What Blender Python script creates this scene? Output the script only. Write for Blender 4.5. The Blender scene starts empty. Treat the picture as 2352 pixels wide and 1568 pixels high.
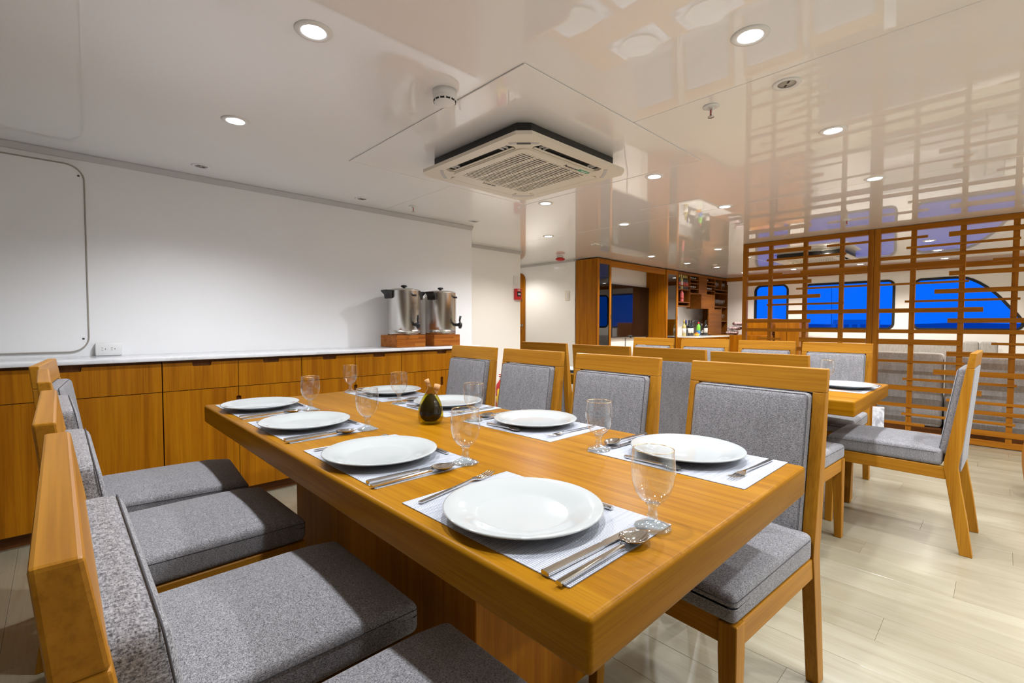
import bpy, bmesh, math, random
from mathutils import Vector, Matrix
from mathutils.geometry import tessellate_polygon
random.seed(7)
PI = math.pi
S = bpy.context.scene
C = S.collection

# ------------------------------------------------------------------ camera, world, exposure
F_PX = 1084.08; YAW = 0.804861; PITCH = -0.0364423; ROLL = 0.00163
fw = Vector((math.cos(YAW)*math.cos(PITCH), math.sin(YAW)*math.cos(PITCH), math.sin(PITCH)))
rt = Vector((math.sin(YAW), -math.cos(YAW), 0)); up = rt.cross(fw)
r2 = rt*math.cos(ROLL)+up*math.sin(ROLL); u2 = up*math.cos(ROLL)-rt*math.sin(ROLL)
cd = bpy.data.cameras.new('camera'); cam = bpy.data.objects.new('camera', cd); C.objects.link(cam)
cd.sensor_width = 36; cd.lens = F_PX/2352*36; cd.clip_start = .02; cd.clip_end = 500
cam.matrix_world = Matrix(((r2.x, u2.x, -fw.x, 0), (r2.y, u2.y, -fw.y, 0), (r2.z, u2.z, -fw.z, 1.12), (0, 0, 0, 1)))
S.camera = cam
W = bpy.data.worlds.new('dusk_sky'); S.world = W; W.use_nodes = True
bgn = W.node_tree.nodes['Background']; bgn.inputs[0].default_value = (.0015, .135, .90, 1); bgn.inputs[1].default_value = 1.0
S.view_settings.view_transform = 'Standard'; S.view_settings.look = 'None'
S.view_settings.exposure = 0.16; S.view_settings.gamma = 1.0; S.view_settings.use_curve_mapping = False
LAMP_W = 52.0; LAMP_COL = (.93, .97, 1.04); WARM_COL = (1.0, .92, .81); LENS_EMIT = 28.0
CEIL = 2.113

# ------------------------------------------------------------------ materials
def new_mat(name):
    m = bpy.data.materials.new(name); m.use_nodes = True
    return m, m.node_tree, m.node_tree.nodes['Principled BSDF']
def plain(name, col, rough=.5, metal=0, coat=0, coat_r=.03, spec=.5, emit=None, es=0, ior=1.5):
    m, t, b = new_mat(name)
    b.inputs['Base Color'].default_value = (*col, 1); b.inputs['Roughness'].default_value = rough
    b.inputs['Metallic'].default_value = metal; b.inputs['Coat Weight'].default_value = coat
    b.inputs['Coat Roughness'].default_value = coat_r; b.inputs['Specular IOR Level'].default_value = spec
    b.inputs['IOR'].default_value = ior
    if emit:
        b.inputs['Emission Color'].default_value = (*emit, 1); b.inputs['Emission Strength'].default_value = es
    return m
def coords(t, scale, jitter=True):
    n = t.nodes; tc = n.new('ShaderNodeTexCoord'); mp = n.new('ShaderNodeMapping'); mp.inputs['Scale'].default_value = scale
    if jitter:
        oi = n.new('ShaderNodeObjectInfo'); ml = n.new('ShaderNodeMath'); ml.operation = 'MULTIPLY'; ml.inputs[1].default_value = 31.7
        t.links.new(oi.outputs['Random'], ml.inputs[0])
        ad = n.new('ShaderNodeVectorMath'); ad.operation = 'ADD'
        t.links.new(tc.outputs['Object'], ad.inputs[0]); t.links.new(ml.outputs[0], ad.inputs[1]); t.links.new(ad.outputs[0], mp.inputs[0])
    else:
        t.links.new(tc.outputs['Object'], mp.inputs[0])
    return mp.outputs[0]
def ramp(t, fac, stops):
    r = t.nodes.new('ShaderNodeValToRGB'); e = r.color_ramp.elements
    while len(e) < len(stops): e.new(.5)
    for i, (p, c) in enumerate(stops): e[i].position = p; e[i].color = (*c, 1)
    t.links.new(fac, r.inputs[0]); return r.outputs[0]
def noise(t, vec, scale, detail=4, rough=.6, dist=0):
    n = t.nodes.new('ShaderNodeTexNoise'); n.inputs['Scale'].default_value = scale; n.inputs['Detail'].default_value = detail
    n.inputs['Roughness'].default_value = rough; n.inputs['Distortion'].default_value = dist
    t.links.new(vec, n.inputs['Vector']); return n.outputs['Fac']
def mixc(t, a, b, fac, mode='MIX'):
    m = t.nodes.new('ShaderNodeMix'); m.data_type = 'RGBA'; m.blend_type = mode
    if isinstance(fac, (int, float)): m.inputs[0].default_value = fac
    else: t.links.new(fac, m.inputs[0])
    for k, v in ((6, a), (7, b)):
        if isinstance(v, tuple): m.inputs[k].default_value = (*v, 1)
        else: t.links.new(v, m.inputs[k])
    return m.outputs[2]
def bump(t, b, h, strength, dist=.001):
    n = t.nodes.new('ShaderNodeBump'); n.inputs['Strength'].default_value = strength; n.inputs['Distance'].default_value = dist
    t.links.new(h, n.inputs['Height']); t.links.new(n.outputs[0], b.inputs['Normal'])
WOOD = {}
def wood(tone, axis, rough=.40, coat=.04):
    key = (tone, axis)
    if key in WOOD: return WOOD[key]
    lo, mid, hi = {'table': ((.21, .080, .002), (.285, .118, .003), (.335, .150, .006)),
                   'chair': ((.28, .11, .007), (.36, .152, .011), (.41, .183, .016)),
                   'cabinet': ((.25, .078, .002), (.36, .126, .003), (.43, .164, .004)),
                   'screen': ((.26, .085, .005), (.35, .125, .008), (.42, .16, .013)),
                   'bar': ((.13, .042, .005), (.19, .066, .008), (.25, .09, .012)),  # bar shelving wood, with the dimmer light there put into its colour
                   'dark': ((.10, .036, .010), (.15, .055, .015), (.19, .075, .02)),
                   'acacia': ((.20, .052, .008), (.36, .11, .014), (.46, .17, .03))}[tone]
    m, t, b = new_mat('wood_%s_%s' % key)
    ai = 'XYZ'.index(axis)
    s1 = [16., 16., 16.]; s1[ai] = .55
    s2 = [190., 190., 190.]; s2[ai] = 3.5
    v1 = coords(t, s1); v2 = coords(t, s2)
    f1 = noise(t, v1, 1.0, 5, .55, 1.2); f2 = noise(t, v2, 1.0, 3, .6, .2)
    c = ramp(t, f1, ((.28, lo), (.5, mid), (.72, hi)))
    fib = ramp(t, f2, ((.3, (.72, .68, .62)), (.55, (1, 1, 1))))
    c = mixc(t, c, fib, .75, 'MULTIPLY')
    t.links.new(c, b.inputs['Base Color'])
    b.inputs['Roughness'].default_value = rough; b.inputs['Coat Weight'].default_value = coat; b.inputs['Coat Roughness'].default_value = .12; b.inputs['Specular IOR Level'].default_value = .05 if tone == 'table' else .12
    bump(t, b, f2, .08, .0006)
    WOOD[key] = m
    return m
def fabric_mat(name, dark, light, sc=620):
    m, t, b = new_mat(name)
    va = coords(t, (sc, sc*.35, sc), True); vb = coords(t, (sc*.35, sc, sc), True); vc = coords(t, (60, 60, 14), True)
    f1 = noise(t, va, 1, 2, .7); f2 = noise(t, vb, 1, 2, .7); f3 = noise(t, vc, 1, 2, .5)
    mx = t.nodes.new('ShaderNodeMath'); mx.operation = 'ADD'; t.links.new(f1, mx.inputs[0]); t.links.new(f2, mx.inputs[1])
    mh = t.nodes.new('ShaderNodeMath'); mh.operation = 'MULTIPLY'; mh.inputs[1].default_value = .5; t.links.new(mx.outputs[0], mh.inputs[0])
    c = ramp(t, mh.outputs[0], ((.38, dark), (.62, light)))
    c = mixc(t, c, ramp(t, f3, ((.3, (.82, .82, .82)), (.7, (1.1, 1.1, 1.1)))), .6, 'MULTIPLY')
    t.links.new(c, b.inputs['Base Color']); b.inputs['Roughness'].default_value = .9; b.inputs['Specular IOR Level'].default_value = .15
    b.inputs['Sheen Weight'].default_value = .15
    bump(t, b, mh.outputs[0], .6, .0015)
    return m
def thin_glass(name, tint=(1, 1, 1), refl=1.0, rough=.0, base=.06, edge=.80):
    m = bpy.data.materials.new(name); m.use_nodes = True; t = m.node_tree; t.nodes.clear()
    o = t.nodes.new('ShaderNodeOutputMaterial'); tr = t.nodes.new('ShaderNodeBsdfTransparent'); gl = t.nodes.new('ShaderNodeBsdfGlossy')
    tr.inputs[0].default_value = (*tint, 1); gl.inputs['Roughness'].default_value = rough; gl.inputs[0].default_value = (refl, refl, refl, 1)
    lw = t.nodes.new('ShaderNodeLayerWeight'); lw.inputs[0].default_value = .5
    pw = t.nodes.new('ShaderNodeMath'); pw.operation = 'POWER'; pw.inputs[1].default_value = 3.0; t.links.new(lw.outputs['Facing'], pw.inputs[0])
    fr = t.nodes.new('ShaderNodeMath'); fr.operation = 'MULTIPLY_ADD'; fr.inputs[1].default_value = edge; fr.inputs[2].default_value = base; t.links.new(pw.outputs[0], fr.inputs[0])
    mx = t.nodes.new('ShaderNodeMixShader'); t.links.new(fr.outputs[0], mx.inputs[0]); t.links.new(tr.outputs[0], mx.inputs[1]); t.links.new(gl.outputs[0], mx.inputs[2])
    t.links.new(mx.outputs[0], o.inputs[0]); return m
M = {}
M['wall'] = plain('white_gloss_wall', (.90, .895, .885), .28, coat=.3, coat_r=.05)
M['wall_matt'] = plain('white_wall_lining', (.89, .89, .89), .38)
M['ceiling'] = plain('white_gloss_ceiling', (.90, .89, .88), .30, coat=1.0, coat_r=.015, ior=1.6)
M['trimgrey'] = plain('grey_trim', (.55, .54, .53), .45)
M['subfloor'] = plain('oak_joint', (.20, .17, .12), .8)
M['bead'] = plain('beige_bead', (.36, .33, .28), .5)
M['plastic'] = plain('white_plastic', (.80, .80, .79), .35)
M['acplastic'] = plain('cream_plastic', (.78, .73, .62), .4)
M['black'] = plain('black_plastic', (.012, .012, .013), .38)
M['dark'] = plain('dark_void', (.010, .009, .008), .8)
M['rubber'] = plain('black_rubber', (.008, .008, .009), .6)
M['chrome'] = plain('polished_steel', (.62, .60, .58), .08, metal=1)
M['steel'] = plain('brushed_steel', (.60, .575, .54), .24, metal=1)
M['steel'].node_tree.nodes['Principled BSDF'].inputs['Anisotropic'].default_value = .75
M['porcelain'] = plain('white_porcelain', (.40, .415, .405), .07, coat=.2, coat_r=.03)
M['gold'] = plain('gilt_rim', (.75, .5, .22), .25, metal=1)
M['glass'] = thin_glass('clear_glass', (.95, .96, .96), 1.0, .0, .085, .9)
M['sglass'] = thin_glass('stem_glass', (.93, .96, .955), 1.0, .0, .16)
m, t, b = new_mat('spare_glass'); b.inputs['Transmission Weight'].default_value = 1; b.inputs['Roughness'].default_value = .0; b.inputs['IOR'].default_value = 1.45; b.inputs['Base Color'].default_value = (.97, .99, .985, 1)
M['pane'] = thin_glass('window_pane', (.96, .98, 1.0), .8, .0, .004, .3)
M['smoked'] = thin_glass('smoked_glass', (.22, .18, .16), .9)
M['oil'] = thin_glass('olive_oil', (.74, .66, .03), 1.0, .0, .03, .6)
M['vinegar'] = plain('dark_vinegar', (.010, .005, .002), .5, spec=.1)
M['cork'] = plain('cork', (.50, .27, .11), .8)
M['red'] = plain('red_enamel', (.55, .015, .02), .3)
M['yellow'] = plain('yellow_paint', (.80, .52, .02), .4)
M['white'] = plain('white_paint', (.85, .85, .84), .4)
M['silver'] = plain('silver_print', (.7, .7, .7), .3, metal=.6)
M['screen'] = plain('black_screen', (.004, .004, .006), .06, coat=.6, coat_r=.02)
M['green'] = plain('green_sticker', (.03, .33, .17), .5)
M['ink'] = plain('dark_ink', (.05, .05, .07), .6)
M['lens'] = plain('lamp_lens', (.9, .9, .9), .3, emit=LAMP_COL, es=LENS_EMIT)
M['lampoff'] = plain('unlit_lamp', (.45, .42, .38), .3)
M['fabric'] = fabric_mat('grey_weave', (.058, .054, .059), (.375, .363, .368))
M['sofa'] = fabric_mat('grey_sofa', (.27, .255, .24), (.46, .44, .42), 300)
M['piping'] = plain('dark_piping', (.05, .048, .052), .9)
M['sea'] = plain('dusk_sea', (.03, .13, .28), .35)
M['hull'] = plain('far_hull', (.75, .8, .85), .6)
M['shore'] = plain('far_shore', (.25, .42, .55), .9)
# marble worktop
m, t, b = new_mat('white_marble'); v = coords(t, (3, 3, 3), False); f = noise(t, v, 1.3, 8, .6, 2.5)
t.links.new(ramp(t, f, ((.38, (.68, .685, .70)), (.48, (.78, .785, .80)), (.6, (.81, .81, .82)))), b.inputs['Base Color']); b.inputs['Roughness'].default_value = .12; M['marble'] = m
# woven placemat
m, t, b = new_mat('woven_vinyl')
def wave(vec, axis, sc):
    w = t.nodes.new('ShaderNodeTexWave'); w.bands_direction = axis; w.inputs['Scale'].default_value = sc; w.inputs['Distortion'].default_value = .6
    w.inputs['Detail'].default_value = 1; t.links.new(vec, w.inputs['Vector']); return w.outputs['Fac']
v = coords(t, (1, 1, 1), True); wx = wave(v, 'X', 95); wy = wave(v, 'Y', 70)
mu = t.nodes.new('ShaderNodeMath'); mu.operation = 'MULTIPLY'; t.links.new(wx, mu.inputs[0]); t.links.new(wy, mu.inputs[1])
st = noise(t, coords(t, (130, 4, 1), True), 1, 2, .6)
c = ramp(t, mu.outputs[0], ((.04, (.24, .25, .28)), (.3, (.58, .60, .65))))
c = mixc(t, c, ramp(t, st, ((.42, (.72, .73, .76)), (.56, (1, 1, 1)))), .8, 'MULTIPLY')
t.links.new(c, b.inputs['Base Color']); b.inputs['Roughness'].default_value = .5; bump(t, b, mu.outputs[0], .5, .001); M['mat'] = m
# pale oak floor plank
m, t, b = new_mat('pale_oak_plank')
v = coords(t, (10, .9, 10)); f1 = noise(t, v, 1, 5, .6, 1.4); f2 = noise(t, coords(t, (140, 5, 140)), 1, 3, .6)
c = ramp(t, f1, ((.25, (.262, .228, .150)), (.5, (.31, .278, .195)), (.75, (.34, .31, .228))))
c = mixc(t, c, ramp(t, f2, ((.35, (.86, .83, .78)), (.55, (1, 1, 1)))), .6, 'MULTIPLY')
oi = t.nodes.new('ShaderNodeObjectInfo')
c = mixc(t, c, ramp(t, oi.outputs['Random'], ((0, (.90, .88, .85)), (1, (1.04, 1.04, 1.04)))), 1.0, 'MULTIPLY')
t.links.new(c, b.inputs['Base Color']); b.inputs['Roughness'].default_value = .30; b.inputs['Coat Weight'].default_value = .15; b.inputs['Coat Roughness'].default_value = .15; M['floor'] = m
# carton print
m, t, b = new_mat('carton_print'); f = noise(t, coords(t, (14, 14, 9), False), 1, 3, .6, 1)
t.links.new(ramp(t, f, ((.45, (.72, .73, .76)), (.6, (.38, .38, .42)))), b.inputs['Base Color']); b.inputs['Roughness'].default_value = .4; M['carton'] = m
# crinkled snack foil
m, t, b = new_mat('snack_foil'); f = noise(t, coords(t, (30, 30, 30)), 1, 2, .5, 2)
t.links.new(ramp(t, f, ((.36, (.02, .02, .03)), (.46, (.30, .03, .03)), (.54, (.75, .75, .78)), (.66, (.03, .06, .16)))), b.inputs['Base Color']); b.inputs['Roughness'].default_value = .3; M['foil'] = m

# ------------------------------------------------------------------ mesh helpers
class MB:
    def __init__(s): s.v = []; s.f = []; s.sm = []
    def add(s, vs, fs, smooth=False):
        o = len(s.v); s.v += [tuple(p) for p in vs]
        for f in fs: s.f.append(tuple(i+o for i in f)); s.sm.append(smooth)
        return s
    def box(s, x0, x1, y0, y1, z0, z1, bev=0, seg=2):
        if bev <= 0:
            vs = [(x, y, z) for x in (x0, x1) for y in (y0, y1) for z in (z0, z1)]
            return s.add(vs, [(0, 1, 3, 2), (4, 6, 7, 5), (0, 4, 5, 1), (2, 3, 7, 6), (0, 2, 6, 4), (1, 5, 7, 3)])
        bm = bmesh.new(); bmesh.ops.create_cube(bm, size=1)
        for v in bm.verts: v.co = Vector(((x0+x1)/2+v.co.x*(x1-x0), (y0+y1)/2+v.co.y*(y1-y0), (z0+z1)/2+v.co.z*(z1-z0)))
        bmesh.ops.bevel(bm, geom=bm.edges[:], offset=bev, segments=seg, profile=.5, affect='EDGES')
        return s.bm(bm, seg > 1)
    def bm(s, bm, smooth=False):
        bm.verts.index_update()
        s.add([v.co.copy() for v in bm.verts], [[v.index for v in f.verts] for f in bm.faces], smooth); bm.free(); return s
    def prism(s, loops, axis, a0, a1, bev=0):
        """loops: outer + holes of 2-D points; extruded along axis. (X: pts=(y,z)  Y: pts=(x,z)  Z: pts=(x,y))"""
        def P(p, a): return {'X': (a, p[0], p[1]), 'Y': (p[0], a, p[1]), 'Z': (p[0], p[1], a)}[axis]
        flat = [p for l in loops for p in l]; n = len(flat)
        tri = tessellate_polygon([[Vector((p[0], p[1], 0)) for p in l] for l in loops])
        vs = [P(p, a0) for p in flat]+[P(p, a1) for p in flat]
        fs = [tuple(q) for q in tri]+[tuple(i+n for i in reversed(q)) for q in tri]
        o = 0
        for l in loops:
            k = len(l)
            for i in range(k): j = (i+1) % k; fs.append((o+i, o+j, o+j+n, o+i+n))
            o += k
        bm = bmesh.new(); bv = [bm.verts.new(v) for v in vs]
        for f in fs:
            try: bm.faces.new([bv[i] for i in f])
            except ValueError: pass
        bmesh.ops.recalc_face_normals(bm, faces=bm.faces[:])
        if bev > 0:
            bmesh.ops.dissolve_limit(bm, angle_limit=.001, verts=bm.verts[:], edges=bm.edges[:])
            bmesh.ops.bevel(bm, geom=bm.edges[:], offset=bev, segments=2, profile=.5, affect='EDGES')
        return s.bm(bm)
    def lathe(s, prof, seg=32, c=(0, 0, 0), axis='Z', smooth=True):
        vs = []; fs = []
        def T(x, y, z):
            if axis == 'X': x, y, z = z, x, y
            if axis == 'Y': x, y, z = x, z, y
            return (c[0]+x, c[1]+y, c[2]+z)
        ring = []
        for r, z in prof:
            if r < 1e-6: ring.append([len(vs)]); vs.append(T(0, 0, z))
            else:
                ring.append(list(range(len(vs), len(vs)+seg)))
                vs += [T(r*math.cos(2*PI*i/seg), r*math.sin(2*PI*i/seg), z) for i in range(seg)]
        for a, b in zip(ring, ring[1:]):
            for i in range(seg):
                j = (i+1) % seg
                if len(a) == 1 and len(b) == 1: continue
                if len(a) == 1: fs.append((a[0], b[j], b[i]))
                elif len(b) == 1: fs.append((a[i], a[j], b[0]))
                else: fs.append((a[i], a[j], b[j], b[i]))
        return s.add(vs, fs, smooth)
    def tube(s, pts, r, seg=8, closed=False, cap=True):
        pts = [Vector(p) for p in pts]; n = len(pts); rr = r if isinstance(r, (list, tuple)) else [r]*n
        vs = []; fs = []; prev = None
        for i, p in enumerate(pts):
            a = pts[i-1] if (i > 0 or closed) else p; b = pts[(i+1) % n] if (i < n-1 or closed) else p
            t = (b-a).normalized()
            if prev is None:
                h = Vector((0, 0, 1)) if abs(t.z) < .9 else Vector((1, 0, 0)); u = t.cross(h).normalized()
            else: u = (prev-t*prev.dot(t)).normalized()
            prev = u; w = t.cross(u)
            vs += [p+(u*math.cos(2*PI*k/seg)+w*math.sin(2*PI*k/seg))*rr[i] for k in range(seg)]
        for i in range(n if closed else n-1):
            j = (i+1) % n
            for k in range(seg): l = (k+1) % seg; fs.append((i*seg+k, i*seg+l, j*seg+l, j*seg+k))
        if cap and not closed: fs += [tuple(reversed(range(seg))), tuple(range((n-1)*seg, n*seg))]
        return s.add(vs, fs, True)
    def rbox(s, x0, x1, y0, y1, z0, z1, r, n=4, m=5, fn=None):
        """soft rounded box (cushion); fn deforms (x,y,z)"""
        def ax(a, b):
            q = [a+r*(1-math.cos(PI/2*i/n)) for i in range(n)]
            mid = [a+r+(b-a-2*r)*i/m for i in range(m+1)]
            return q+mid+[b-(k-a) for k in reversed(q)]
        X, Y, Z = ax(x0, x1), ax(y0, y1), ax(z0, z1)
        vs = []; fs = []; idx = {}
        def V(x, y, z):
            k = (round(x, 6), round(y, 6), round(z, 6))
            if k not in idx:
                c = Vector((min(max(x, x0+r), x1-r), min(max(y, y0+r), y1-r), min(max(z, z0+r), z1-r)))
                d = Vector((x, y, z))-c
                p = c+d.normalized()*r if d.length > 1e-9 else c
                if fn: p = fn(*p)
                idx[k] = len(vs); vs.append(tuple(p))
            return idx[k]
        def face(A, B, mk, flip):
            for i in range(len(A)-1):
                for j in range(len(B)-1):
                    q = [V(*mk(A[i], B[j])), V(*mk(A[i+1], B[j])), V(*mk(A[i+1], B[j+1])), V(*mk(A[i], B[j+1]))]
                    fs.append(tuple(reversed(q)) if flip else tuple(q))
        face(X, Y, lambda a, b: (a, b, Z[-1]), False); face(X, Y, lambda a, b: (a, b, Z[0]), True)
        face(X, Z, lambda a, b: (a, Y[0], b), False); face(X, Z, lambda a, b: (a, Y[-1], b), True)
        face(Y, Z, lambda a, b: (X[-1], a, b), False); face(Y, Z, lambda a, b: (X[0], a, b), True)
        return s.add(vs, fs, True)
    def xf(s, mat):
        s.v = [tuple(mat @ Vector(p)) for p in s.v]; return s
    def mesh(s, name, m):
        me = bpy.data.meshes.new(name); me.from_pydata(s.v, [], s.f); me.materials.append(m)
        me.polygons.foreach_set('use_smooth', s.sm); me.update(); return me
    def build(s, name, m, parent=None, loc=None, rz=None):
        return place(name, s.mesh(name, m), parent, loc, rz)
def place(name, me, parent=None, loc=None, rz=None):
    o = bpy.data.objects.new(name, me); C.objects.link(o); o.parent = parent
    if loc: o.location = loc
    if rz is not None: o.rotation_euler = (0, 0, rz)
    return o
def tag(o, label, cat, group=None):
    o['label'] = label; o['category'] = cat
    if group: o['group'] = group
    return o
def struct(o): o['kind'] = 'structure'; return o
def stuff(o): o['kind'] = 'stuff'; return o
def thing(name, label, cat, loc=(0, 0, 0), rz=0, group=None):
    o = bpy.data.objects.new(name, None); C.objects.link(o); o.empty_display_size = .05
    o.location = loc; o.rotation_euler = (0, 0, rz); return tag(o, label, cat, group)
def copy_tree(o, parent=None):
    c = o.copy(); C.objects.link(c); c.parent = parent
    for ch in o.children: copy_tree(ch, c)
    return c
class Kind:
    """first call gives the prototype itself, later calls give copies of it and of its parts"""
    def __init__(s, root): s.root = root; s.used = False
    def put(s, loc, rz, label, group=None, cat=None):
        o = copy_tree(s.root) if s.used else s.root; s.used = True
        o.location = loc; o.rotation_euler = (0, 0, rz); o['label'] = label
        if group: o['group'] = group
        return o
def rrect(x0, x1, y0, y1, r, n=6):
    out = []
    for cx, cy, a in ((x1-r, y1-r, 0), (x0+r, y1-r, 90), (x0+r, y0+r, 180), (x1-r, y0+r, 270)):
        for i in range(n+1): q = math.radians(a+90*i/n); out.append((cx+r*math.cos(q), cy+r*math.sin(q)))
    return out
def text_mesh(s, size, mat, name, depth=.0006):
    cu = bpy.data.curves.new(name, 'FONT'); cu.body = s; cu.size = size; cu.extrude = depth; cu.align_x = 'CENTER'; cu.align_y = 'CENTER'
    o = bpy.data.objects.new(name, cu); C.objects.link(o); bpy.context.view_layer.update()
    me = bpy.data.meshes.new_from_object(o.evaluated_get(bpy.context.evaluated_depsgraph_get()))
    bpy.data.objects.remove(o); me.materials.clear(); me.materials.append(mat); return me
R = math.radians
ORD = ['first', 'second', 'third', 'fourth', 'fifth', 'sixth', 'seventh', 'eighth', 'ninth', 'tenth']

# ------------------------------------------------------------------ setting: floor, ceiling, walls
X0, X1, Y0, Y1 = -2.4, 10.5, -3.2, 6.3
fl = struct(MB().box(X0, X1+.1, Y0, Y1, -.06, -.012).build('floor', M['subfloor']))
PW, PL = .186, 1.22
pm = MB().box(.0003, PW-.0003, .0003, PL-.0003, -.012, 0, .0008, 1).mesh('plank', M['floor'])
rest = MB(); col = 0; x = X0
while x < X1:
    y = Y0-((col*5) % 7)/7*PL
    while y < Y1:
        if -.9 < x < 6.25 and -1.3 < y < 3.2 and not (.35 < x < 1.0 and .4 < y < 1.0):
            place('plank', pm, fl, (x, y, 0))
        else:
            rest.box(x+.0008, x+PW-.0008, max(y, Y0)+.0008, min(y+PL, Y1)-.0008, -.012, 0)
        y += PL
    x += PW; col += 1
stuff(rest.build('plank_field', M['floor'], fl))

ce = struct(MB().box(X0, X1+.1, Y0, Y1, CEIL+.012, CEIL+.08).build('ceiling', M['wall_matt']))
for k in range(1, 7):
    a = -2.0+2.033*k
    xa, xb = (X0 if k == 1 else a)+.0015, min(a+2.033, X1+.1)-.0015
    MB().box(xa, xb, Y0, Y1, CEIL, CEIL+.012, .0015, 1).build('ceiling_panel', M['ceiling'], ce)
def ceiling_frame(name, x0, x1, y0, y1, w=.018, h=.006):
    """raised access panel with a thin bead round it"""
    o = struct(MB().box(x0+w, x1-w, y0+w, y1-w, CEIL-.0035, CEIL-.0005, .001, 1).build(name, M['ceiling']))
    z = CEIL-h
    for q in ((x0, x1, y0, y0+w), (x0, x1, y1-w, y1), (x0, x0+w, y0+w, y1-w), (x1-w, x1, y0+w, y1-w)):
        MB().box(*q, z, CEIL-.0005, .002, 1).build('bead_strip', M['ceiling'], o)
    return o
ceiling_frame('trim_1', 1.30, 2.83, 1.287, 2.785)
ceiling_frame('trim_2', 3.655, 4.01, 1.68, 2.205, .006, .003)
ceiling_frame('trim_3', 7.05, 8.55, 1.12, 2.62)

YW = 3.79
struct(MB().box(X0, 3.07, YW, YW+.83, 0, CEIL).build('wall_left', M['wall_matt']))
struct(MB().box(3.07, 4.60, 4.62, Y1, 0, CEIL).build('wall_recess', M['wall']))
struct(MB().box(4.60, 5.742, Y1-.05, Y1, 0, CEIL).build('wall_passage', M['wall']))
struct(MB().box(5.742, 5.85, 4.575, Y1, 0, CEIL).build('wall_door', M['wall']))
struct(MB().box(5.85, X1+.1, 4.56, 4.66, 0, CEIL).build('wall_back', M['wall']))
struct(MB().box(X0, X1+.1, Y0-.1, Y0, 0, CEIL).build('wall_right', M['wall']))
struct(MB().box(X0-.1, X0, Y0, YW, 0, CEIL).build('wall_near', M['wall']))
# far wall with window openings
XF = 10.5
w1 = rrect(2.985, 3.605, 1.05, 1.925, .12)
w2 = rrect(1.325, 2.705, 1.045, 1.90, .10)
w3 = [(1.075, 1.80), (1.075, 1.14), (1.045, 1.075), (.985, 1.045), (-.12, 1.04), (-.178, 1.06), (-.21, 1.10), (-.213, 1.16), (-.18, 1.235), (-.136, 1.309), (-.049, 1.426), (.01, 1.515), (.07, 1.594), (.135, 1.668), (.199, 1.732), (.275, 1.795), (.352, 1.846), (.41, 1.873), (.466, 1.889), (.56, 1.897), (.985, 1.892), (1.045, 1.86)]
struct(MB().prism([[(Y0, 0), (4.56, 0), (4.56, CEIL), (Y0, CEIL)], w1, w2, w3], 'X', XF, XF+.1).build('wall_far', M['wall']))
for i, w in enumerate((w1, w2, w3)):
    g = struct(MB().prism([w], 'X', XF+.045, XF+.051).build('window_%d' % (i+1), M['pane']))
    cy = sum(p[0] for p in w)/len(w); cz = sum(p[1] for p in w)/len(w)
    inner = [(p[0]+(cy-p[0])*.001, p[1]) for p in w]
    def off(w, d):
        out = []; n = len(w)
        area = sum(w[k][0]*w[(k+1) % n][1]-w[(k+1) % n][0]*w[k][1] for k in range(n))
        sg = 1 if area > 0 else -1
        for k in range(n):
            a = Vector(w[k-1]); b = Vector(w[(k+1) % n]); t = (b-a).normalized(); out.append((w[k][0]-t.y*d*sg, w[k][1]+t.x*d*sg))
        return out
    MB().prism([off(w, -.012), off(w, .026)], 'X', XF-.008, XF+.044).build('window_frame', M['rubber'], g)
# ceiling edge trims
struct(MB().prism([[(YW-.001, CEIL-.036), (YW-.012, CEIL-.034), (YW-.03, CEIL-.008), (YW-.03, CEIL-.001), (YW-.001, CEIL-.001)]], 'X', X0, 3.07).build('trim_4', M['trimgrey']))
struct(MB().box(3.072, 4.60, 4.59, 4.618, CEIL-.035, CEIL-.001).build('trim_5', M['trimgrey']))
struct(MB().box(5.715, 5.741, 4.58, 6.24, CEIL-.03, CEIL-.001).build('trim_6', M['trimgrey']))
# wood valance over the far windows and the bulkhead box above them
struct(MB().box(10.36, 10.40, Y0, 4.14, 2.035, CEIL-.001).build('trim_7', wood('screen', 'Y')))
struct(MB().box(10.402, 10.498, Y0, 4.14, 1.975, CEIL-.001).build('trim_8', M['wall']))

# rounded wooden door in the passage
door_poly = [(5.64, .015), (6.24, .015), (6.24, 1.95)]+[(6.12+.12*math.cos(a*PI/16), 1.87+.12*math.sin(a*PI/16)) for a in range(1, 9)]+[(5.76-.12*math.sin(a*PI/16), 1.87+.12*math.cos(a*PI/16)) for a in range(0, 9)]
dr = struct(MB().prism([door_poly], 'X', 5.722, 5.741).build('door_1', wood('cabinet', 'Z')))
MB().lathe([(0, 0), (.026, 0), (.026, .006), (.010, .010), (.009, .035), (.022, .042), (.026, .055), (.018, .066), (0, .068)], 20, (0, 0, 0), 'X').xf(Matrix.Translation((5.722, 5.70, 1.10)) @ Matrix.Scale(-1, 4, (1, 0, 0))).build('door_knob', M['chrome'], dr)

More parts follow.
